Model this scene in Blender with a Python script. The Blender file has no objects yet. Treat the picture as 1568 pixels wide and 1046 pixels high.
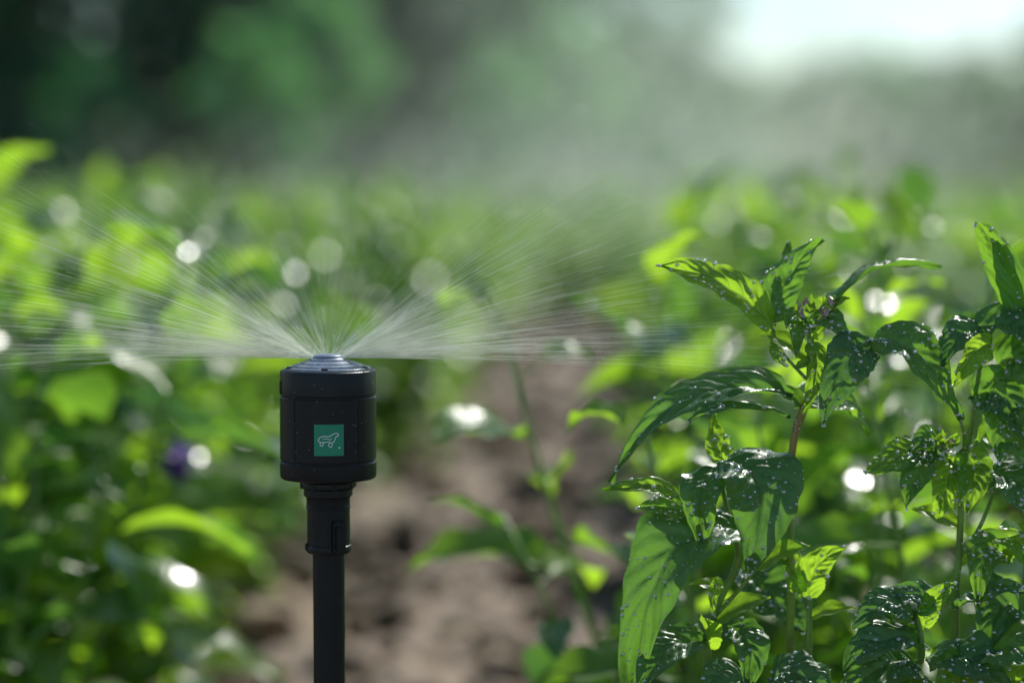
import bpy, math, random
import numpy as np
from mathutils import Vector, Matrix, noise
R = random.Random(7)
scene = bpy.context.scene
scene.view_settings.view_transform = 'Standard'
scene.view_settings.look = 'None'
scene.view_settings.exposure = 0

# ---------------------------------------------------------------- helpers
class MB:
    def __init__(s):
        s.v=[]; s.f=[]; s.uv=[]; s.t=[]; s.m=[]
    def add(s, verts, faces, uvs=None, tone=0.5, mi=0):
        o=len(s.v); s.v.extend(verts)
        s.f.extend([tuple(i+o for i in f) for f in faces])
        s.uv.extend(uvs if uvs else [(0.5,0.0)]*len(verts))
        s.t.extend([tone]*len(verts)); s.m.extend([mi]*len(faces))
    def mesh(s, name, mats, smooth=True, sharp=None):
        me=bpy.data.meshes.new(name)
        me.from_pydata([tuple(v) for v in s.v],[],s.f)
        uvl=me.uv_layers.new(name='UVMap')
        li=np.zeros(len(me.loops),dtype=np.int32); me.loops.foreach_get('vertex_index',li)
        uva=np.array(s.uv,dtype=np.float32)[li]
        uvl.data.foreach_set('uv',uva.ravel())
        a=me.attributes.new('tone','FLOAT','POINT'); a.data.foreach_set('value',np.array(s.t,dtype=np.float32))
        for m in mats: me.materials.append(m)
        me.polygons.foreach_set('material_index',np.array(s.m,dtype=np.int32))
        me.polygons.foreach_set('use_smooth',np.full(len(me.polygons),smooth))
        if sharp is not None: me.set_sharp_from_angle(angle=math.radians(sharp))
        me.update()
        return me
def obj(name, me, parent=None, loc=(0,0,0), rot=(0,0,0), scl=(1,1,1)):
    o=bpy.data.objects.new(name, me); scene.collection.objects.link(o)
    o.location=loc; o.rotation_euler=rot; o.scale=scl
    if parent: o.parent=parent
    return o
def empty(name, loc=(0,0,0)):
    return obj(name, None, None, loc)

def leaf(mb,P0,P1,P2,hw,n,nl=8,nw=2,fold=0.25,quilt=0.0,wave=0.0,tone=0.5,ph=0.0,mi=0,sh=0.75):
    P0,P1,P2,n=Vector(P0),Vector(P1),Vector(P2),Vector(n)
    vs=[];uv=[];fs=[]
    for i in range(nl+1):
        t=i/nl
        c=P0*(1-t)**2+P1*2*t*(1-t)+P2*t*t
        tg=((P1-P0)*(1-t)+(P2-P1)*t).normalized()
        nn=(n-tg*n.dot(tg))
        if nn.length<1e-5: nn=tg.orthogonal()
        nn.normalize(); sd=tg.cross(nn)
        w=hw*max(0.01,math.sin(math.pi*min(1,t)**sh))**0.75*(1.0-0.15*t)
        if t<0.04: w=hw*0.05
        if quilt>0: w*=1+0.025*math.sin(t*55+ph)+0.07*noise.noise(Vector((t*9,ph,0)))
        for j in range(-nw,nw+1):
            s=j/nw; a=abs(s)
            h=fold*a*w
            if wave: h+=wave*hw*a*a*(math.sin(t*11+ph+(1.3 if s>0 else 0))+0.4*math.sin(t*23+ph*2+s))
            if quilt:
                q=abs(math.sin(math.pi*(t*9-a*2.2)))**0.6
                h+=quilt*(q-0.5)*min(1,a*4)*(1-a**3)*min(1,w/hw*1.5)
                h+=quilt*1.8*noise.noise(Vector((t*5+ph*3,s*2,ph)))
                h+=quilt*0.5*min(1,a*6)
            vs.append(c+sd*(s*w)+nn*h); uv.append((t,s*0.5+0.5))
    m=2*nw+1
    for i in range(nl):
        for j in range(m-1):
            a=i*m+j; fs.append((a,a+1,a+m+1,a+m))
    mb.add(vs,fs,uv,tone,mi)
def tube(mb,pts,rad,n=6,tone=0.5,mi=0,cap=True):
    pts=[Vector(p) for p in pts]; vs=[];fs=[];uv=[]
    for i,p in enumerate(pts):
        a=pts[max(0,i-1)]; b=pts[min(len(pts)-1,i+1)]
        tg=(b-a).normalized()
        x=tg.cross(Vector((0.13,1,0.21))).normalized(); y=tg.cross(x)
        for k in range(n):
            an=2*math.pi*k/n
            vs.append(p+(x*math.cos(an)+y*math.sin(an))*rad[i]); uv.append((i/(len(pts)-1),k/n))
    for i in range(len(pts)-1):
        for k in range(n):
            a=i*n+k;b=i*n+(k+1)%n
            fs.append((a,b,b+n,a+n))
    if cap:
        fs.append(tuple(range(n))[::-1]); fs.append(tuple(range((len(pts)-1)*n,len(pts)*n)))
    mb.add(vs,fs,uv,tone,mi)
def spline(pts,rad,k=5):
    out=[];ro=[]
    P=[Vector(p) for p in pts]; n=len(P)
    for i in range(n-1):
        p0=P[max(0,i-1)];p1=P[i];p2=P[i+1];p3=P[min(n-1,i+2)]
        for j in range(k):
            t=j/k
            out.append(0.5*((2*p1)+(p2-p0)*t+(2*p0-5*p1+4*p2-p3)*t*t+(3*p1-p0-3*p2+p3)*t**3)); ro.append(rad[i]*(1-t)+rad[i+1]*t)
    out.append(P[-1]); ro.append(rad[-1]); return out,ro
def blob(mb,c,r,fl=(1,1,1),n=6,m=4,tone=.5,mi=0,rough=0.0,seed=0):
    vs=[];fs=[]
    def P(x,y,z):
        f=1+rough*noise.noise(Vector((x*1.3+seed,y*1.3,z*1.3)))+rough*0.6*noise.noise(Vector((x*3+seed,y*3,z*3))) if rough else 1
        return Vector(c)+Vector((r*fl[0]*x,r*fl[1]*y,r*fl[2]*z))*f
    vs.append(P(0,0,1))
    for i in range(1,m):
        th=math.pi*i/m
        for k in range(n):
            a=2*math.pi*k/n
            vs.append(P(math.sin(th)*math.cos(a),math.sin(th)*math.sin(a),math.cos(th)))
    vs.append(P(0,0,-1))
    for k in range(n): fs.append((0,1+k,1+(k+1)%n))
    for i in range(m-2):
        for k in range(n):
            a=1+i*n+k;b=1+i*n+(k+1)%n; fs.append((a,a+n,b+n,b))
    e=len(vs)-1;o=1+(m-2)*n
    for k in range(n): fs.append((e,o+(k+1)%n,o+k))
    mb.add(vs,fs,None,tone,mi)

# ---------------------------------------------------------------- materials
def newmat(name):
    m=bpy.data.materials.new(name); m.use_nodes=True
    nt=m.node_tree; nt.nodes.clear()
    return m,nt
def N(nt,t,**k):
    n=nt.nodes.new(t)
    for a,b in k.items(): setattr(n,a,b)
    return n
def math_(nt,op,a,b=None,c=None):
    n=N(nt,'ShaderNodeMath',operation=op)
    for i,x in enumerate((a,b,c)):
        if x is None: continue
        if isinstance(x,(int,float)): n.inputs[i].default_value=x
        else: nt.links.new(x,n.inputs[i])
    return n.outputs[0]
def ramp(nt,fac,stops):
    r=N(nt,'ShaderNodeValToRGB'); nt.links.new(fac,r.inputs[0])
    e=r.color_ramp.elements
    while len(e)<len(stops): e.new(0.5)
    for x,(p,c) in zip(e,stops): x.position=p; x.color=(*c,1)
    return r.outputs[0]
def leafmat(name,hero=False,dark=1.0,rough=(0.18,0.5),mixv=0.45):
    m,nt=newmat(name); L=nt.links.new
    out=N(nt,'ShaderNodeOutputMaterial')
    at=N(nt,'ShaderNodeAttribute',attribute_name='tone')
    geo=N(nt,'ShaderNodeNewGeometry')
    uv=N(nt,'ShaderNodeUVMap'); sx=N(nt,'ShaderNodeSeparateXYZ'); L(uv.outputs[0],sx.inputs[0])
    u=sx.outputs[0]; v=math_(nt,'ABSOLUTE',math_(nt,'MULTIPLY_ADD',sx.outputs[1],2.0,-1.0))
    nz=N(nt,'ShaderNodeTexNoise'); nz.inputs['Scale'].default_value=40; nz.inputs['Detail'].default_value=3
    L(geo.outputs['Position'],nz.inputs['Vector'])
    tone=math_(nt,'ADD',at.outputs['Fac'],math_(nt,'MULTIPLY_ADD',nz.outputs[0],0.4,-0.2))
    d=dark
    base=ramp(nt,tone,[(0.0,(0.038*d,0.105*d,0.056*d)),(0.5,(0.06*d,0.15*d,0.038*d)),(1.0,(0.10*d,0.21*d,0.025*d))])
    tr=ramp(nt,tone,[(0.0,(0.08*d,0.22*d,0.05*d)),(0.5,(0.20*d,0.43*d,0.03*d)),(1.0,(0.43*d,0.69*d,0.03*d))])
    mid=math_(nt,'LESS_THAN',v,0.04)
    ph=math_(nt,'FRACT',math_(nt,'SUBTRACT',math_(nt,'MULTIPLY',u,9.0),math_(nt,'MULTIPLY',v,2.2)))
    side=math_(nt,'GREATER_THAN',math_(nt,'ABSOLUTE',math_(nt,'SUBTRACT',ph,0.5)),0.46)
    vein=math_(nt,'MAXIMUM',mid,math_(nt,'MULTIPLY',side,0.6))
    mx=N(nt,'ShaderNodeMix',data_type='RGBA'); L(math_(nt,'MULTIPLY',vein,0.6),mx.inputs[0]); L(base,mx.inputs[6]); mx.inputs[7].default_value=(0.18,0.29,0.11,1)
    ms=N(nt,'ShaderNodeMix',data_type='RGBA'); L(math_(nt,'MULTIPLY',vein,0.6),ms.inputs[0]); L(tr,ms.inputs[6]); ms.inputs[7].default_value=(0.07,0.15,0.03,1)
    p=N(nt,'ShaderNodeBsdfPrincipled'); L(mx.outputs[2],p.inputs['Base Color'])
    nr=N(nt,'ShaderNodeTexNoise'); nr.inputs['Scale'].default_value=90 if hero else 30; L(geo.outputs['Position'],nr.inputs['Vector'])
    mr=N(nt,'ShaderNodeMapRange'); L(nr.outputs[0],mr.inputs[0]); mr.inputs[1].default_value=0.35; mr.inputs[2].default_value=0.65; mr.inputs[3].default_value=rough[0]; mr.inputs[4].default_value=rough[1]
    L(mr.outputs[0],p.inputs['Roughness']); p.inputs['IOR'].default_value=1.5
    t=N(nt,'ShaderNodeBsdfTranslucent'); L(ms.outputs[2],t.inputs[0])
    if hero:
        b=N(nt,'ShaderNodeBump'); b.inputs['Strength'].default_value=0.4; b.inputs['Distance'].default_value=0.0010
        vo=N(nt,'ShaderNodeTexVoronoi'); vo.inputs['Scale'].default_value=240; L(geo.outputs['Position'],vo.inputs['Vector'])
        n3=N(nt,'ShaderNodeTexNoise'); n3.inputs['Scale'].default_value=110; n3.inputs['Detail'].default_value=2; L(geo.outputs['Position'],n3.inputs['Vector'])
        hh=math_(nt,'ADD',math_(nt,'MULTIPLY',vo.outputs['Distance'],-0.6),n3.outputs[0])
        hh=math_(nt,'SUBTRACT',hh,math_(nt,'MULTIPLY',vein,0.9))
        L(hh,b.inputs['Height']); L(b.outputs[0],p.inputs['Normal']); L(b.outputs[0],t.inputs['Normal'])
    mix=N(nt,'ShaderNodeMixShader'); L(math_(nt,'MULTIPLY_ADD',at.outputs['Fac'],0.34,mixv-0.17),mix.inputs[0]); L(p.outputs[0],mix.inputs[1]); L(t.outputs[0],mix.inputs[2])
    L(mix.outputs[0],out.inputs[0]); return m
def plain(name,col,rough=0.5,metal=0.0,nscale=None,namt=0.3,bump=0.0,trans=0.0,ior=1.45,rvar=0.0,spec=0.5):
    m,nt=newmat(name); L=nt.links.new
    out=N(nt,'ShaderNodeOutputMaterial'); p=N(nt,'ShaderNodeBsdfPrincipled'); L(p.outputs[0],out.inputs[0])
    p.inputs['Base Color'].default_value=(*col,1); p.inputs['Roughness'].default_value=rough; p.inputs['Metallic'].default_value=metal
    p.inputs['Transmission Weight'].default_value=trans; p.inputs['IOR'].default_value=ior; p.inputs['Specular IOR Level'].default_value=spec
    if nscale:
        tc=N(nt,'ShaderNodeTexCoord'); nz=N(nt,'ShaderNodeTexNoise'); nz.inputs['Scale'].default_value=nscale; nz.inputs['Detail'].default_value=6
        L(tc.outputs['Object'],nz.inputs['Vector'])
        c=ramp(nt,nz.outputs[0],[(0.3,tuple(x*(1-namt) for x in col)),(0.7,tuple(x*(1+namt) for x in col))])
        L(c,p.inputs['Base Color'])
        if rvar:
            L(math_(nt,'MULTIPLY_ADD',nz.outputs[0],rvar,rough-rvar/2),p.inputs['Roughness'])
        if bump:
            b=N(nt,'ShaderNodeBump'); b.inputs['Strength'].default_value=bump; b.inputs['Distance'].default_value=0.002
            L(nz.outputs[0],b.inputs['Height']); L(b.outputs[0],p.inputs['Normal'])
    return m
M_leafH=leafmat('hero_leaf',True,1.15,(0.22,0.52),0.47)
M_leaf=leafmat('crop_leaf',False,1.1,(0.12,0.5),0.5)
M_stem=plain('green_stem',(0.16,0.29,0.05),0.4,nscale=60)
M_stemR=plain('reddish_stem',(0.27,0.21,0.05),0.4,nscale=60)
M_bud=plain('bud_pink',(0.40,0.26,0.30),0.4,nscale=300)
M_plastic=plain('black_plastic',(0.0045,0.0095,0.012),0.36,nscale=140,namt=0.25,bump=0.05,rvar=0.12,spec=0.32)
M_cap=plain('cap_plastic',(0.22,0.26,0.29),0.3,0.2,nscale=200,namt=0.2,rvar=0.1)
M_label=plain('label_green',(0.010,0.25,0.14),0.45,nscale=900,namt=0.1)
M_ink=plain('label_ink',(0.8,0.9,0.85),0.5)
M_drop=plain('water_drop',(1,1,1),0.14,trans=0.55,ior=1.5,spec=0.8)
M_bark=plain('bark',(0.07,0.055,0.04),0.9,nscale=6,bump=0.4)
M_petal=plain('petal_purple',(0.20,0.09,0.42),0.5,nscale=80)

def watermat(name,c):
    m,nt=newmat(name); L=nt.links.new
    out=N(nt,'ShaderNodeOutputMaterial'); d=N(nt,'ShaderNodeBsdfDiffuse'); d.inputs[0].default_value=(*c,1)
    t=N(nt,'ShaderNodeBsdfTranslucent'); t.inputs[0].default_value=(*c,1)
    mx=N(nt,'ShaderNodeMixShader'); mx.inputs[0].default_value=0.6; L(d.outputs[0],mx.inputs[1]); L(t.outputs[0],mx.inputs[2]); L(mx.outputs[0],out.inputs[0])
    return m
M_spray=watermat('spray_water',(0.92,0.95,0.86))
M_mist=watermat('mist_water',(0.84,0.92,0.76))

def treemat(name,c,tc):
    m,nt=newmat(name); L=nt.links.new
    out=N(nt,'ShaderNodeOutputMaterial'); at=N(nt,'ShaderNodeAttribute',attribute_name='tone')
    p=N(nt,'ShaderNodeBsdfPrincipled'); p.inputs['Roughness'].default_value=0.6
    L(ramp(nt,at.outputs['Fac'],[(0,tuple(x*0.5 for x in c)),(1,tuple(x*1.6 for x in c))]),p.inputs['Base Color'])
    t=N(nt,'ShaderNodeBsdfTranslucent'); L(ramp(nt,at.outputs['Fac'],[(0,tuple(x*0.3 for x in tc)),(0.6,tc),(1,tuple(x*2.4 for x in tc))]),t.inputs[0])
    mx=N(nt,'ShaderNodeMixShader'); mx.inputs[0].default_value=0.4; L(p.outputs[0],mx.inputs[1]); L(t.outputs[0],mx.inputs[2]); L(mx.outputs[0],out.inputs[0]); return m
M_tl=treemat('tree_leaf',(0.04,0.14,0.09),(0.14,0.34,0.07))

# ---------------------------------------------------------------- ground
def axis(a,b,n,p=3.0,c=0):
    t=np.linspace(-1,1,n); s=np.sinh(t*p)/math.sinh(p)
    return np.where(s<0,-s*(a-c),s*(b-c))+c
def gh(x,y):
    f=max(0.0,1-math.hypot(x,y-2)/25)
    if f<=0: return 0
    p=Vector((x,y,0))
    return (0.04*noise.noise(p*4)+0.05*abs(noise.noise(p*11))+0.025*noise.noise(p*27))*f
xs=axis(-400,400,230,7.8,-0.1); ys=np.concatenate([np.linspace(-60,1.0,25)[:-1],1.0+ (np.sinh(np.linspace(0,1,330)*7)/math.sinh(7))*700])
mb=MB(); V=[(x,y,gh(x,y)) for y in ys for x in xs]
nx=len(xs); F=[(j*nx+i,j*nx+i+1,(j+1)*nx+i+1,(j+1)*nx+i) for j in range(len(ys)-1) for i in range(nx-1)]
mb.add(V,F)
def soilmat(name,grass=True):
    M_g,nt=newmat(name); L=nt.links.new
    out=N(nt,'ShaderNodeOutputMaterial'); p=N(nt,'ShaderNodeBsdfPrincipled'); p.inputs['Roughness'].default_value=0.8; L(p.outputs[0],out.inputs[0])
    tc=N(nt,'ShaderNodeTexCoord'); nz=N(nt,'ShaderNodeTexNoise'); nz.inputs['Scale'].default_value=9; nz.inputs['Detail'].default_value=8; L(tc.outputs['Object'],nz.inputs['Vector'])
    soil=ramp(nt,nz.outputs[0],[(0.36,(0.055,0.036,0.022)),(0.49,(0.165,0.112,0.070)),(0.62,(0.33,0.24,0.16))])
    if grass:
        n2=N(nt,'ShaderNodeTexNoise'); n2.inputs['Scale'].default_value=0.3; L(tc.outputs['Object'],n2.inputs['Vector'])
        gr=ramp(nt,n2.outputs[0],[(0.3,(0.06,0.13,0.02)),(0.7,(0.12,0.21,0.04))])
        sp=N(nt,'ShaderNodeSeparateXYZ'); L(tc.outputs['Object'],sp.inputs[0])
        mr=N(nt,'ShaderNodeMapRange'); L(sp.outputs[1],mr.inputs[0]); mr.inputs[1].default_value=12; mr.inputs[2].default_value=24
        mg=N(nt,'ShaderNodeMix',data_type='RGBA'); L(mr.outputs[0],mg.inputs[0]); L(soil,mg.inputs[6]); L(gr,mg.inputs[7]); L(mg.outputs[2],p.inputs['Base Color'])
    else: L(soil,p.inputs['Base Color'])
    b=N(nt,'ShaderNodeBump'); b.inputs['Strength'].default_value=0.8; b.inputs['Distance'].default_value=0.02; L(nz.outputs[0],b.inputs['Height']); L(b.outputs[0],p.inputs['Normal'])
    return M_g
obj('ground',mb.mesh('ground',[soilmat('soil_ground')]))
cl=MB()
for i in range(900):
    y=1.9+R.random()**1.5*9; x=(y-2.9)*0.054-0.1+R.uniform(-.45,.45); r=R.uniform(0.008,0.036)
    blob(cl,(x,y,gh(x,y)+r*0.3),r,(R.uniform(.8,1.3),R.uniform(.8,1.3),R.uniform(.6,.9)),9,6,rough=0.9,seed=i*1.7)
obj('soil_clods',cl.mesh('clods',[soilmat('soil_clod',False)]))

# ---------------------------------------------------------------- crop plants
def crop(seed,H=0.55,stems=5,dens=1.0,nl=7,nw=2,mat=None,tm=0.62,ls=1.25,quilt=0):
    r=random.Random(seed); mb=MB()
    for s in range(stems):
        a=r.uniform(0,6.28); lean=r.uniform(0.03,0.2) if s else 0.02
        h=H*r.uniform(0.72,1.05)
        b=Vector((math.cos(a)*0.03,math.sin(a)*0.03,-0.02)); tip=Vector((math.cos(a)*lean,math.sin(a)*lean,h)); c=(b+tip)/2+Vector((r.uniform(-.03,.03),r.uniform(-.03,.03),0.0))
        bz=lambda t: b*(1-t)**2+c*2*t*(1-t)+tip*t*t
        tube(mb,[bz(i/6) for i in range(7)],[0.0045-0.003*i/6 for i in range(7)],6,0.5,1)
        n=int(h/0.045*dens*1.2); az=r.uniform(0,6.28)
        for k in range(n):
            t=0.12+0.88*(k+r.random()*0.5)/n; p=bz(min(t,1)); az+=2.4+r.uniform(-.4,.4)
            Ln=ls*r.uniform(0.07,0.13)*(1.0 if t<0.85 else 0.65); el=r.uniform(-0.1,0.75)+(0.5 if t>0.85 else 0)
            d=Vector((math.cos(az),math.sin(az),0)); st=p+ (d*math.cos(el)+Vector((0,0,math.sin(el))))*0.025
            tube(mb,[p,st],[0.0015,0.001],3,0.6,1,False)
            p1=st+(d*math.cos(el)+Vector((0,0,math.sin(el))))*Ln*0.55
            dr=el-r.uniform(0.5,1.5)
            p2=p1+(d*math.cos(dr)+Vector((0,0,math.sin(dr))))*Ln*0.5
            n_=Vector((r.uniform(-.5,.5),r.uniform(-.5,.5),1))
            leaf(mb,st,p1,p2,Ln*r.uniform(0.2,0.3),n_,nl,nw,r.uniform(0.1,0.5),quilt,0.12,min(1,max(0,r.gauss(tm,0.3))),r.uniform(0,6))
    return mb.mesh('crop_plant_mesh_%d'%seed,[mat or M_leaf,M_stem])
variants=[crop(11,0.56),crop(12,0.50),crop(13,0.60,6),crop(14,0.53,4),crop(15,0.58,5,1.2)]
far=[crop(21,0.56,4,0.8,4),crop(22,0.6,4,0.8,4)]
nearv=[crop(41,0.52,4,0.9,16,4,M_leafH,0.7,0.95,0.001),crop(42,0.46,4,0.9,16,4,M_leafH,0.7,0.95,0.001),crop(43,0.40,5,1.0,16,4,M_leafH,0.75,0.95,0.001)]
field=empty('crop_field')
slope=0.054
cnt=0
def place(x,y,vs=variants,sc=None):
    global cnt
    s=sc or R.uniform(0.88,1.1)
    obj('crop_plant_%d'%cnt,R.choice(vs),field,(x,y,0),(0,0,R.uniform(0,6.28)),(s,s,s*R.uniform(0.95,1.03))); cnt+=1
for row in range(-28,29):
    if row==0: continue
    off = (-0.44-(abs(row)-1)*0.46) if row<0 else (0.35+(row-1)*0.44)
    y=2.15 if row<0 else 2.1
    if row<-3 or row>3: y=2.6
    while y<38:
        x=off+(y-2.9)*slope+R.uniform(-.06,.06)
        if abs(x)<0.6+y*0.25:
            place(x,y+R.uniform(-.05,.05),variants if y<10 else far)
        y+= R.uniform(0.24,0.34)*(1 if y<6 else (1.8 if y<14 else 3.6))
for i in range(80):
    yy=R.uniform(10.5,36); place((yy-2.9)*slope+R.uniform(-.35,.25),yy,far)
place(-0.62,2.35,[variants[4]],1.12); place(-0.80,2.7,[variants[2]],1.14); place(-0.50,2.0,[variants[1]],0.85); place(-1.0,3.2,variants,1.2)
place(-0.37,2.42,[variants[3]],0.72)
for x,y,v,s in [(0.26,1.80,1,0.92),(0.38,1.72,0,1.0),(0.33,1.95,0,1.05),(0.20,2.02,1,1.1),(0.16,1.95,2,0.85)]:
    place(x,y,[nearv[v]],s)
fl=MB(); tube(fl,[(-0.33,2.3,0),(-0.32,2.25,0.18),(-0.305,2.2,0.345)],[0.002,0.002,0.0015],5,0.5,1)
for i in range(30):
    a=R.uniform(0,6.28); h=R.uniform(-0.02,0.02); c=Vector((-0.305,2.2,0.345+h)); d=Vector((math.cos(a),math.sin(a),R.uniform(-.2,.8))).normalized()
    leaf(fl,c,c+d*0.01,c+d*0.022,0.007,(0,0,1),5,2,0.3,0,0.1,0.5,i)
obj('purple_flower',fl.mesh('purple_flower',[M_petal,M_stem]))

# ---------------------------------------------------------------- hero plants
k=0.000405
def G(u,v,dy=0.0): return Vector(((u-784)*k, 1.5+dy, 0.7134-k*v))
def hero(name,stems,leaves,buds=(),seed=1):
    r=random.Random(seed)
    root=empty(name,(0,0,0)); 
    ms=MB(); ml=MB(); dm=MB()
    for pts,rad,mi in stems:
        P,Q=spline([G(*p) for p in pts],[x*0.001 for x in rad],6); tube(ms,P,Q,10,0.5,mi)
        for i in range(3,len(P)-2,4):
            if P[i].z<0.25 or r.random()<0.45: continue
            a=r.uniform(0,6.28); d=Vector((math.cos(a),math.sin(a)*0.7,r.uniform(0.2,1.0))).normalized(); Ln=r.uniform(0.018,0.045)
            q=P[i]; leaf(ml,q,q+d*Ln*0.55,q+d*Ln*0.8+Vector((d.x,d.y,-0.2))*Ln*0.3,Ln*0.24,Vector((r.uniform(-.4,.4),-0.6,0.8)),16,4,0.35,0.0004,0.12,r.uniform(0.5,1.0),r.uniform(0,6))
        for i in range(14):
            j=r.randrange(len(P)-1)
            if P[j].z>0.25: blob(dm,P[j].lerp(P[j+1],r.random())+Vector((r.uniform(-1,1),-1,0)).normalized()*Q[j],r.uniform(0.0003,0.0008),(1,1,1),8,6)
    obj('stems',ms.mesh(name+'_stems',[M_stem,M_stemR]),root)
    for (a,b,c,w,n,tone) in leaves:
        o=len(ml.v)
        leaf(ml,G(*a),G(*b),G(*c),w*0.55*k,n,54,14,r.uniform(0.10,0.28),0.0026*min(1,w/80),0.10,tone*0.8+0.18,r.uniform(0,9))
        nv=len(ml.v)-o
        for i in range(int(w/1.2*r.uniform(0.4,1.6))):
            q=Vector(ml.v[o+r.randrange(nv)])
            rr=0.0003+0.0013*r.random()**3; blob(dm,q+Vector((0,-0.0003,0.0003)),rr,(1,1,0.7),9,6)
        if r.random()<0.2:
            blob(dm,G(*c)+Vector((0,0,-0.0008)),r.uniform(0.0009,0.0013),(0.9,0.9,1.2),12,8)
    for (u,v,dy,rr) in buds:
        for i in range(40):
            q=G(u,v,dy)+Vector((r.gauss(0,1),r.gauss(0,1),r.gauss(0,.6)))*rr*0.5
            d=Vector((r.gauss(0,1),r.gauss(0,1),abs(r.gauss(0,1)))).normalized()
            leaf(ml,q,q+d*0.003,q+d*0.006+Vector((0,0,0.001)),0.0018,Vector((r.gauss(0,1),-1,1)),5,2,0.3,0,0,0.8,0,1 if i%4==0 else 0)
    obj('leaves',ml.mesh(name+'_leaves',[M_leafH,M_bud]),root)
    obj('water_drops',dm.mesh(name+'_drops',[M_drop]),root)
hero('pepper_plant',
 [([(1222,1700,0.05),(1220,1010,0.02),(1214,850,0),(1214,700,0),(1238,610,0),(1240,500,0)],[3.4,2.7,2.2,2.1,1.9,1.2],0),
  ([(1213,705,-0.002),(1222,650,-0.002),(1238,612,-0.002)],[2.4,2.4,2.1],1),
  ([(1236,580,0),(1200,540,0),(1185,505,0)],[1.2,1,0.8],0),
  ([(1240,540,0),(1255,500,0.01),(1275,470,0.02)],[1.2,1,0.8],0),
  ([(1240,575,0),(1290,545,-0.01),(1332,530,-0.01)],[1.2,1,0.8],0)],
 [((1186,508,0),(1120,415,-0.02),(1000,405,-0.03),62,(0.4,-0.9,0.5),0.85),
  ((1188,500,0.0),(1190,420,0.01),(1262,368,0.0),64,(-0.3,-0.8,0.7),0.4),
  ((1196,480,0.01),(1215,430,0.02),(1215,372,0.03),50,(0.5,-1,0.1),0.6),
  ((1262,490,0.0),(1320,385,0.02),(1455,412,0.03),58,(0.0,0.15,1),0.35),
  ((1334,532,-0.01),(1280,520,-0.03),(1252,645,-0.03),74,(0.5,-0.7,0.8),0.1),
  ((1328,524,-0.01),(1400,500,-0.03),(1462,640,-0.02),92,(0.3,-0.8,0.9),0.4),
  ((1216,606,0.0),(1040,545,-0.02),(940,745,0.01),90,(-0.5,-0.5,0.9),0.3),
  ((1236,520,-0.01),(1262,560,-0.02),(1222,628,-0.02),46,(0.7,-1,0.1),0.8),
  ((1240,500,0),(1275,470,-0.01),(1290,530,-0.02),44,(0.2,-0.8,0.7),0.4),
  ((1236,505,0),(1205,465,-0.01),(1200,500,-0.02),30,(0.2,-0.8,0.8),0.7),
  ((1244,510,0),(1220,470,-0.01),(1215,545,-0.02),36,(-0.2,-0.8,0.8),0.5),
  ((1186,520,0),(1182,545,-0.01),(1204,560,-0.01),22,(0.4,-1,0.3),0.8),
  ((1218,630,0.0),(1300,590,0.04),(1350,680,0.05),70,(0.2,-0.6,0.9),0.6),
  ((1214,760,0.0),(1160,720,0.04),(1110,780,0.06),60,(-0.2,-0.8,0.8),0.5),
  ((1212,640,0.0),(1110,600,-0.03),(1050,640,-0.03),40,(-0.2,-0.3,1),0.3),
 ],[(1242,478,-0.004,0.012),(1264,474,-0.004,0.008)],3)
hero('basil_plant',
 [([(1088,1700,0.0),(1086,1046,0),(1096,950,0),(1132,860,0),(1120,800,0),(1100,715,0.0)],[3.0,2.6,2.3,2.0,1.6,1.2],0),
  ([(1245,1700,0.0),(1244,1000,0),(1242,920,0)],[2.6,2,1.5],0),
  ([(1096,950,0),(1150,880,-.01),(1158,840,-.01)],[1.5,1.2,1],0)],
 [((1140,812,-0.01),(1000,760,-0.04),(966,1050,-0.02),136,(-0.3,-0.8,1.05),0.25),
  ((1100,712,-0.01),(1200,690,-0.04),(1140,868,-0.03),132,(0.3,-0.8,1.0),0.15),
  ((1100,715,-0.01),(1060,730,-0.04),(1075,830,-0.03),70,(-0.4,-0.8,0.7),0.3),
  ((1062,785,-0.01),(1020,730,-0.02),(922,746,-0.02),44,(0.1,-0.6,1),0.85),
  ((1120,712,0.0),(1090,690,0.0),(1098,636,0.01),46,(0.6,-1,0.2),0.9),
  ((1084,985,0.0),(1010,965,-0.03),(975,1060,-0.03),70,(-0.2,-0.8,0.9),0.2),
  ((1120,968,0.0),(1165,960,-0.02),(1142,1060,-0.02),60,(0.2,-0.9,0.8),0.3),
  ((1243,925,0.0),(1240,860,0.0),(1298,838,-0.01),52,(-0.5,-1,0.3),0.85),
  ((1232,915,0.0),(1215,880,0.0),(1225,835,0.01),40,(0.4,-1,0.2),0.8),
  ((1105,890,0),(1085,900,-0.01),(1095,945,-0.01),24,(0.8,-1,0.2),1.0),
  ((1150,900,0.05),(1200,930,0.03),(1240,985,0.02),90,(0,-0.6,1),0.2),
  ((1180,1040,-0.02),(1220,1000,-0.03),(1270,1060,-0.04),80,(0,-0.6,1),0.1),
  ((1150,1050,-0.02),(1110,1010,-0.03),(1060,1080,-0.04),80,(0,-0.6,1),0.2),
  ((1062,790,-0.02),(1010,760,-0.02),(975,775,-0.02),40,(0.1,-0.8,0.8),0.6),
 ],(),5)
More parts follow.
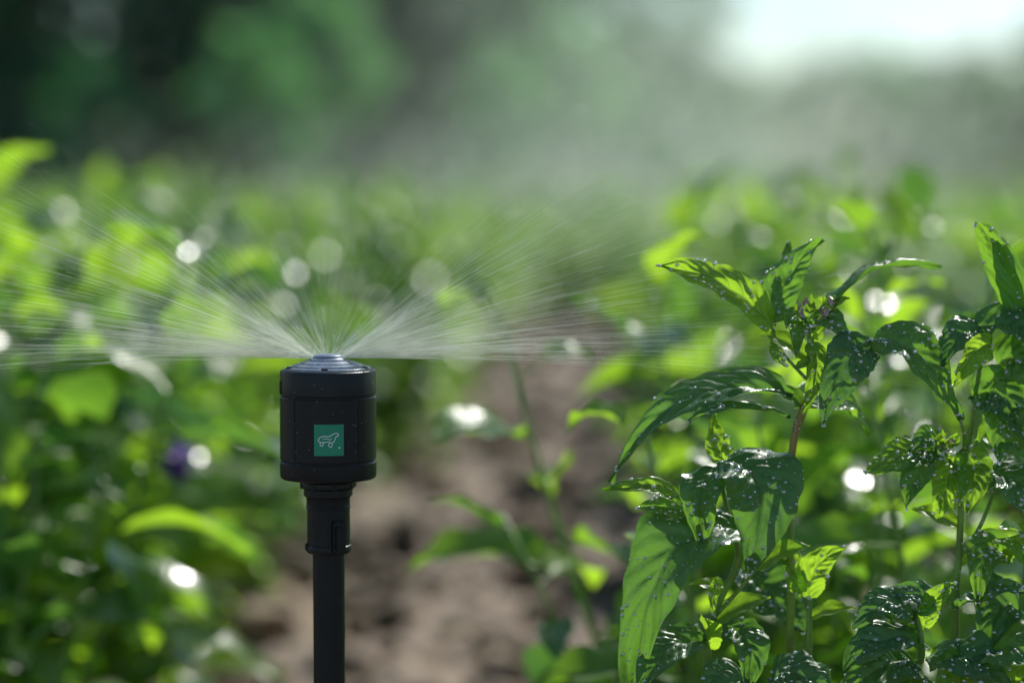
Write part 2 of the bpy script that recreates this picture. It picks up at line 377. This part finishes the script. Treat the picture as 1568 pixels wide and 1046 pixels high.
hero('mint_plant',
 [([(1474,1700,0.0),(1470,980,0),(1474,860,0),(1478,760,0),(1490,660,0),(1510,520,0)],[3.2,2.6,2.2,2.0,1.6,1.2],0),
  ([(1474,860,0),(1510,800,0.0),(1550,700,0.01)],[1.5,1.3,1],0),
  ([(1475,740,0),(1455,700,0),(1440,685,0)],[1.5,1.3,1],0),
  ([(1570,1700,0.0),(1580,900,0),(1580,620,0.0)],[3.2,2.6,2.2],0),
  ([(1462,630,-.02),(1475,665,-0.01),(1480,700,0)],[1.0,1.2,1.4],0)],
 [((1575,520,0.0),(1520,350,0.0),(1486,338,-0.01),46,(-0.6,-0.9,0.2),0.5),
  ((1590,560,0.0),(1560,430,-0.01),(1520,352,0.0),58,(-0.7,-0.9,0.2),0.3),
  ((1512,520,0.0),(1470,480,-0.01),(1436,560,-0.02),64,(-0.2,-0.8,0.9),0.15),
  ((1512,525,-0.02),(1480,520,-0.03),(1448,586,-0.03),44,(0.5,-1,0.2),0.95),
  ((1500,510,0.0),(1540,470,-0.01),(1600,540,-0.02),84,(0.1,-0.7,0.9),0.25),
  ((1530,560,0.0),(1560,520,-0.01),(1610,610,-0.02),90,(0.1,-1,0.5),0.4),
  ((1570,620,0.0),(1530,590,-0.02),(1520,700,-0.03),84,(-0.3,-0.9,0.5),0.5),
  ((1490,610,0.0),(1540,570,-0.02),(1560,680,-0.03),84,(0.1,-1,0.5),0.38),
  ((1440,690,0.0),(1380,690,-0.01),(1320,722,-0.02),62,(0,-0.8,0.8),0.7),
  ((1450,690,0.0),(1420,650,-0.01),(1390,690,-0.02),40,(0,-1,0.7),0.4),
  ((1460,700,0.0),(1450,740,-0.02),(1430,790,-0.02),64,(0.3,-1,0.3),0.9),
  ((1480,690,0.0),(1500,720,-0.02),(1470,780,-0.03),60,(-0.3,-1,0.2),0.75),
  ((1440,700,0.0),(1400,700,-0.02),(1380,770,-0.03),56,(-0.3,-0.7,0.7),0.5),
  ((1500,680,0.0),(1550,640,-0.02),(1600,740,-0.03),90,(0.3,-0.8,0.8),0.6),
  ((1510,740,0.0),(1560,700,-0.02),(1600,820,-0.03),90,(0.2,-0.8,0.8),0.2),
  ((1540,860,0.0),(1500,790,-0.02),(1490,920,-0.03),60,(-0.3,-1,0.4),0.5),
  ((1550,860,0.0),(1540,780,-0.02),(1600,900,-0.03),70,(0.3,-1,0.4),0.9),
  ((1560,960,0.0),(1530,880,-0.02),(1500,1000,-0.03),80,(-0.3,-1,0.5),0.3),
 ],[(1450,682,-0.004,0.008)],8)
hero('sage_plant',
 [([(1400,1700,0.0),(1400,1100,0),(1410,1000,-0.02),(1400,930,-0.02)],[3,2.6,2.2,1.6],0),
  ([(1500,1700,0.0),(1498,1050,-.02),(1500,1000,-.02)],[3,2.4,2.0],0)],
 [((1395,945,-0.02),(1350,880,-0.04),(1298,950,-0.04),64,(-0.1,-0.8,0.9),0.15),
  ((1400,935,-0.02),(1440,890,-0.03),(1330,905,-0.02),50,(-0.1,-0.8,0.9),0.15),
  ((1410,990,-0.02),(1340,930,-0.05),(1282,1010,-0.05),80,(-0.1,-0.7,1),0.15),
  ((1400,1020,-0.02),(1350,970,-0.05),(1270,1060,-0.05),90,(-0.1,-0.8,0.9),0.3),
  ((1412,960,-0.02),(1420,900,-0.03),(1455,885,-0.03),36,(-0.5,-1,0.4),0.9),
  ((1420,1010,-0.02),(1480,960,-0.05),(1530,1050,-0.05),90,(0.2,-0.8,0.9),0.3),
  ((1490,1010,-0.02),(1540,940,-0.05),(1600,1030,-0.05),100,(0.2,-0.8,0.9),0.4),
  ((1500,1030,-0.02),(1470,980,-0.05),(1420,1060,-0.05),80,(-0.2,-0.9,0.7),0.75),
  ((1400,1040,-0.02),(1380,1000,-0.05),(1400,1110,-0.05),90,(0.1,-0.9,0.7),0.4),
  ((1470,940,-0.0),(1500,880,-0.03),(1560,900,-0.03),70,(0.1,-0.6,0.9),0.25),
  ((1520,1040,-0.03),(1560,1000,-0.05),(1600,1090,-0.05),80,(0.1,-0.9,0.7),0.8),
 ],(),9)

# ---------------------------------------------------------------- sprinkler
SX=(501-784)*k; SY=1.5
Z=lambda v:0.7134-k*v
def lathe(mb,prof,cx=0,cy=0,seg=96,mi=0):
    vs=[];fs=[];n=len(prof)
    for r,z in prof:
        for i in range(seg):
            a=2*math.pi*i/seg; vs.append(Vector((cx+r*math.cos(a),cy+r*math.sin(a),z)))
    for j in range(n-1):
        for i in range(seg):
            a=j*seg+i;b=j*seg+(i+1)%seg; fs.append((a,a+seg,b+seg,b))
    mb.add(vs,fs,None,.5,mi)
mm=0.001
spk=empty('garden_sprinkler',(SX,SY,0))
def part(name,prof,mat,seg=96,sharp=28):
    m=MB(); lathe(m,[(r*mm,Z(v)) for r,v in prof],seg=seg); return obj(name,m.mesh(name,[mat],True,sharp),spk)
part('body',[(0.01,610),(28.9,610),(28.9,606.6),(29.5,606.6),(29.9,607.8),(29.9,702.5),(29.5,703.8),(28.9,703.8),(28.9,706.5),(29.6,706.5),(30.0,707.8),(30.0,727),(29.6,731),(28.6,733),(20,733.5),(0.01,733.5)],M_plastic)
part('cap_ring',[(26.4,565.5),(28.6,565.5),(29.5,567),(29.8,569.5),(29.8,602.6),(29.4,603.8),(28.8,603.8),(28.8,607),(0.01,607)],M_plastic)
part('top_plate',[(0.01,556),(26.6,569),(26.6,563.2),(26.0,562),(23.8,561.0),(23.4,562.2),(22.6,562.2),(22.2,559.0),(19.0,556.4),(18.5,557.4),(17.8,557.4),(17.4,555.2),(13.5,551.6),(13.0,552.4),(12.4,552.4),(12.0,549.8),(9.5,547.2),(9.0,544.5),(7.5,542.6),(4,541.8),(0.01,541.5)],M_cap)
part('neck_collar',[(0.01,733),(14.5,733),(14.5,738),(17.2,738.5),(17.4,740),(17.2,746.5),(16.2,748.5),(15.2,750),(15.2,760),(14.0,762),(13.6,764),(13.6,775),(13.9,776),(13.9,779),(13.4,780),(13.4,836),(14.0,837),(14.2,839),(14.0,846),(13.0,848.5),(10.2,849),(0.01,849)],M_plastic,64)
part('riser_pipe',[(0.01,840),(9.9,840),(9.9,1000),(9.9,1400),(9.9,1790),(0.01,1790)],M_plastic,48)
def box(mb,c,s,bev=0.0005,rotz=0):
    import bmesh
    bm=bmesh.new(); bmesh.ops.create_cube(bm,size=1)
    for v in bm.verts: v.co=Vector((v.co.x*s[0],v.co.y*s[1],v.co.z*s[2]))
    bmesh.ops.bevel(bm,geom=bm.edges[:],offset=bev,segments=3,affect='EDGES')
    rm=Matrix.Rotation(rotz,3,'Z'); bm.verts.ensure_lookup_table()
    mb.add([rm@v.co+Vector(c) for v in bm.verts],[tuple(v.index for v in f.verts) for f in bm.faces]); bm.free()
cl=MB()
box(cl,(7.0*mm,-12.2*mm,Z(820)),(8.6*mm,5*mm,20*mm),0.8*mm,0.45)
box(cl,(6.9*mm,-14.0*mm,Z(800)),(7.2*mm,4.4*mm,3.6*mm),0.7*mm,0.45)
box(cl,(7.6*mm,-15.0*mm,Z(822)),(4.0*mm,3.2*mm,15*mm),0.7*mm,0.45)
box(cl,(2.2*mm,-13.6*mm,Z(812)),(1.3*mm,2.4*mm,27*mm),0.4*mm,0.1)
box(cl,(-12.9*mm,-4.5*mm,Z(838)),(3*mm,3.0*mm,5*mm),0.6*mm,0.0)
for a in range(8):
    an=a*math.pi/4+0.3
    box(cl,(16.6*mm*math.cos(an),16.6*mm*math.sin(an),Z(743.2)),(2.4*mm,3.4*mm,4.2*mm),0.5*mm,an)
obj('pipe_clip',cl.mesh('pipe_clip',[M_plastic],True,35),spk)
dt=MB()
for an in (-2.75,-1.57,-0.35,0.9,2.2):
    box(dt,(24.8*mm*math.cos(an),24.8*mm*math.sin(an),Z(562.0)),(3.2*mm,4.0*mm,1.6*mm),0.3*mm,an)
an=-2.86
box(dt,(29.2*mm*math.cos(an),29.2*mm*math.sin(an),Z(592)),(2.2*mm,4.4*mm,8.5*mm),0.4*mm,an)
obj('cap_notches',dt.mesh('cap_notches',[plain('notch_black',(0.004,0.004,0.005),0.6)],True,35),spk)
seam=MB()
for an in (-2.25,-0.82):
    box(seam,(29.95*mm*math.cos(an),29.95*mm*math.sin(an),(Z(607.8)+Z(702.5))/2),(0.5*mm,0.5*mm,(702-609)*k),0.15*mm,an)
obj('body_seams',seam.mesh('seams',[M_plastic],True,35),spk)
RL=30.12*mm; a0=-math.pi/2+0.093
def onb(x,v,r=RL):
    a=a0+x/RL; return Vector((r*math.cos(a),r*math.sin(a),Z(v)))
lb=MB(); vs=[];fs=[]
for i in range(17):
    x=(-9.2+18.4*i/16)*mm
    vs+= [onb(x,643.5),onb(x,691)]
for i in range(16): fs.append((2*i,2*i+1,2*i+3,2*i+2))
lb.add(vs,fs); obj('label',lb.mesh('label',[M_label]),spk)
ink=MB()
def stroke(pts,w=0.42):
    P,_=spline([(x*mm,y*mm,0) for x,y in pts],[1]*len(pts),5)
    vs=[];fs=[]
    for i,p in enumerate(P):
        t=(P[min(i+1,len(P)-1)]-P[max(i-1,0)]).normalized(); nrm=Vector((-t.y,t.x,0))*w*0.5*mm
        for q in (p+nrm,p-nrm): vs.append(onb(q.x,667.5-q.y/k,RL+0.12*mm))
    for i in range(len(P)-1): fs.append((2*i,2*i+1,2*i+3,2*i+2))
    ink.add(vs,fs)
stroke([(-6.8,0.2),(-5.4,1.8),(-2.8,2.6),(0.0,2.4),(2.0,3.6),(4.2,4.4),(5.6,3.8),(5.8,2.6)])
stroke([(5.8,2.6),(4.6,2.4),(3.8,1.2),(3.2,-0.6),(1.6,-1.6)])
stroke([(-6.8,0.2),(-5.6,-0.9),(-3.4,-1.2),(-0.8,-0.8),(1.6,-1.6)])
stroke([(-5.2,-1.0),(-5.4,-2.8),(-4.0,-3.4),(-3.6,-2.0),(-2.8,-1.2)])
stroke([(0.4,-1.2),(-0.2,-3.0),(1.0,-4.2),(2.0,-3.0),(1.6,-1.6)])
stroke([(-4.0,0.6),(-1.6,1.2),(0.6,0.4),(1.8,1.4)],0.32)
stroke([(6.0,-4.6),(6.5,-4.2),(6.6,-4.9),(6.0,-4.6)],0.5)
obj('label_logo',ink.mesh('ink',[M_ink],False),spk)
wd=MB()
for i in range(60):
    a=R.uniform(-3.1,0); zz=R.uniform(Z(725),Z(575)); blob(wd,(29.95*mm*math.cos(a),29.95*mm*math.sin(a),zz),R.uniform(0.1,0.25)*mm,(1,1,1.1),7,5)
for i in range(80):
    a=R.uniform(0,6.28); rr=R.uniform(8,26)*mm; blob(wd,(rr*math.cos(a),rr*math.sin(a),Z(545+ (rr/mm-6)*0.85)),R.uniform(0.2,0.55)*mm,(1,1,.6),8,5)
obj('body_droplets',wd.mesh('wd',[M_drop]),spk)

# ---------------------------------------------------------------- spray
sp=MB(); O=Vector((SX,SY,Z(548)))
def jet(az,el,Ln,r0,s0=0.0,s1=1.0,g=0.12,seg=9):
    d=Vector((math.cos(az)*math.cos(el),math.sin(az)*math.cos(el),math.sin(el)))
    pts=[];rad=[]
    for i in range(seg+1):
        s=s0+(s1-s0)*i/seg; q=s*Ln
        pts.append(O+Vector((math.cos(az),math.sin(az),0))*0.008+d*q-Vector((0,0,g*q*q*2.0))); 
        rad.append(max(0.000012,r0*(1-0.85*min(1,s))))
    tube(sp,pts,rad,3,0.5,0,False)
def azr():
    if R.random()<0.35: return math.radians(R.choice([R.gauss(4,12),R.gauss(176,12)]))
    return math.radians(R.uniform(-10,190))
def elr():
    q=R.random()
    return math.radians(abs(R.gauss(0,1))*8+0.5) if q<0.40 else math.radians(R.uniform(2,38))
for i in range(560):
    az=azr(); el=elr(); right=math.cos(az)>0
    jet(az,el,R.uniform(0.07,0.26 if right else 0.30)*(1-0.4*el),R.uniform(0.00003,0.00011))
for i in range(6200):
    az=azr(); el=elr(); right=math.cos(az)>0
    s=R.random()**1.3
    jet(az,el,(0.38 if right else 0.46)*(1-0.45*el),R.uniform(0.00003,0.00008)*(1-0.35*s),s*0.9+0.04,s*0.9+0.04+R.uniform(0.03,0.09),seg=2)
obj('water_spray',sp.mesh('water_spray',[M_spray]))

# mist of fine droplets drifting over the field
g=np.random.default_rng(5)
def mistpts(n,c,s,size,ymin=9):
    p=g.normal(size=(n,3))*np.array(s)+np.array(c); p=p[(p[:,2]>0.1)&(p[:,1]>ymin)]; n=len(p)
    a=g.normal(size=(n,3)); a/=np.linalg.norm(a,axis=1)[:,None]
    b=np.cross(a,g.normal(size=(n,3))); b/=np.linalg.norm(b,axis=1)[:,None]; c2=np.cross(a,b)
    l=size*g.uniform(0.5,1.3,size=(n,1))
    return np.stack([p+a*l,p-a*l*0.5+b*l*0.87,p-a*l*0.5-b*l*0.87],1).reshape(-1,3)
vv=np.concatenate([mistpts(20000,(1.9,23,1.6),(1.5,2.5,1.0),0.018),
                   mistpts(10000,(0.5,13,0.62),(1.2,1.6,0.2),0.009),
                   mistpts(7000,(0.2,7.5,0.5),(0.75,0.8,0.12),0.004,5.5),
                   mistpts(22000,(4.2,32,1.4),(3.9,2.5,1.5),0.022)])
me=bpy.data.meshes.new('water_mist'); n=len(vv)//3
me.from_pydata(vv.tolist(),[],[(3*i,3*i+1,3*i+2) for i in range(n)]); me.materials.append(M_mist); obj('water_mist',me)

# ---------------------------------------------------------------- trees
def leafcloud(mb,cs,r,g,per,ls,radr=(0.35,0.75),tm=0.42):
    V=[];F=[];T=[]
    for c in cs:
        tone=min(1,max(0,r.gauss(tm,0.33))); rad=r.uniform(*radr)
        pp=g.normal(size=(per,3))*rad*0.55+np.array(c)
        for p in pp:
            if p[2]<0.05: continue
            a=g.normal(size=3);a/=np.linalg.norm(a); b=np.cross(a,g.normal(size=3)); b/=np.linalg.norm(b)
            l=ls*g.uniform(0.7,1.4)
            o=len(V); V+= [tuple(p-a*l),tuple(p+b*l*.5),tuple(p+a*l),tuple(p-b*l*.5)]; F.append((o,o+1,o+2,o+3)); T+=[tone]*4
    o=len(mb.v); mb.v+=V; mb.f+=[tuple(i+o for i in f) for f in F]; mb.uv+=[(0,0)]*len(V); mb.t+=T; mb.m+=[0]*len(F)
def tree(seed,H=9,cr=3.0,low=0.03,nc=110,per=38,ls=0.16,tm=0.42):
    r=random.Random(seed); g=np.random.default_rng(seed); mb=MB()
    tr=[Vector((r.uniform(-.15,.15)*i,r.uniform(-.15,.15)*i,H*0.8*i/5)) for i in range(6)]
    tube(mb,tr,[0.22,0.18,0.15,0.11,0.07,0.03],8,0.5,1)
    cs=[]
    for i in range(nc):
        a=r.uniform(0,6.28); zf=r.uniform(low,1.0); env=cr*(math.sin(math.pi*min(1,(zf*0.75+0.25)))**0.6+0.1)
        rr=env*math.sqrt(r.random())*r.uniform(0.8,1.1); cs.append(Vector((rr*math.cos(a),rr*math.sin(a),zf*H)))
    for i in range(16):
        c=cs[i]; b=tr[min(4,max(0,int(c.z/H*5)-1))]
        tube(mb,[b,(b+c)/2+Vector((0,0,0.2)),c],[0.07,0.045,0.015],5,0.5,1,False)
    leafcloud(mb,cs,r,g,per,ls,tm=tm)
    return mb.mesh('tree_mesh_%d'%seed,[M_tl,M_bark],False)
TV=[tree(31),tree(32,10,3.4),tree(33,8,3.2),tree(34,9,2.6)]
TB=tree(36,9,2.6,0.25,40,26,0.3,1.0)
def ptree(x,y,s,v=None,nm='broadleaf_tree'):
    obj(nm,v or R.choice(TV),None,(x,y,0),(0,0,R.uniform(0,6.28)),(s,s,s))
for i in range(11):
    ptree(-17+i*1.75+R.uniform(-.4,.4),46+R.uniform(-3,3),R.uniform(0.8,1.1))
for i in range(8):
    ptree(-18+i*2.7+R.uniform(-.4,.4),54+R.uniform(-3,3),R.uniform(0.95,1.2))
for x,y,s in [(-3.9,36,0.34),(-0.1,37,0.30),(-2.9,38,0.42),(0.9,39,0.36),(-6.6,38,0.3)]: ptree(x,y,s,TB,'young_tree')
ptree(4.2,60,0.62); ptree(6.4,74,0.5)
for i in range(13):
    ptree(5+i*3.0+R.uniform(-.8,.8),116+R.uniform(-6,6),R.choice([0.68,0.74,0.80,0.90])*(0.78 if 2<=i<=4 else 1))
for i in range(6):
    ptree(44+i*4.4,100+R.uniform(-4,4),R.uniform(0.8,1.1)); ptree(-24-i*4.4,55+R.uniform(-4,4),R.uniform(0.9,1.2))
hr=random.Random(77); hg=np.random.default_rng(77); hb=MB(); cs=[]
for i in range(680):
    x=hr.uniform(0,48); top=5.6+1.0*noise.noise(Vector((x*0.23,3,0)))*2
    cs.append(Vector((x,105+hr.uniform(-1.2,1.2),hr.uniform(0.2,top))))
leafcloud(hb,cs,hr,hg,20,0.26,(0.6,1.1),0.4)
for i in range(24): tube(hb,[(i*2,105,0),(i*2+0.2,105,2),(i*2-0.2,105,4)],[0.09,0.06,0.03],5,0.5,1)
obj('hedgerow',hb.mesh('hedgerow',[M_tl,M_bark],False))

# ---------------------------------------------------------------- light, camera
el=math.radians(42); az=math.radians(24)
w=bpy.data.worlds.new('World'); scene.world=w; w.use_nodes=True; nt=w.node_tree
bg=nt.nodes['Background']; sk=nt.nodes.new('ShaderNodeTexSky'); sk.sky_type='NISHITA'; sk.sun_disc=False; sk.sun_elevation=el; sk.sun_rotation=az; sk.dust_density=0.2; sk.air_density=1.0; sk.ozone_density=3.0
nt.links.new(sk.outputs[0],bg.inputs[0]); bg.inputs[1].default_value=0.135
sd=Vector((math.sin(az)*math.cos(el),math.cos(az)*math.cos(el),math.sin(el)))
ld=bpy.data.lights.new('sun','SUN'); ld.energy=4.9; ld.angle=math.radians(0.5); ld.color=(1,0.97,0.90)
lo=bpy.data.objects.new('sun',ld); scene.collection.objects.link(lo); lo.rotation_euler=sd.to_track_quat('Z','Y').to_euler(); lo.location=(5,5,10)
cd=bpy.data.cameras.new('camera'); cam=bpy.data.objects.new('camera',cd); scene.collection.objects.link(cam); scene.camera=cam
cd.lens=85; cd.sensor_width=36; cd.clip_end=2000; cd.clip_start=0.05
cam.location=(0,0,0.6); cam.rotation_euler=(math.radians(90-3.75),0,0)
cd.dof.use_dof=True; cd.dof.focus_distance=1.475; cd.dof.aperture_fstop=2.5; cd.dof.aperture_blades=0
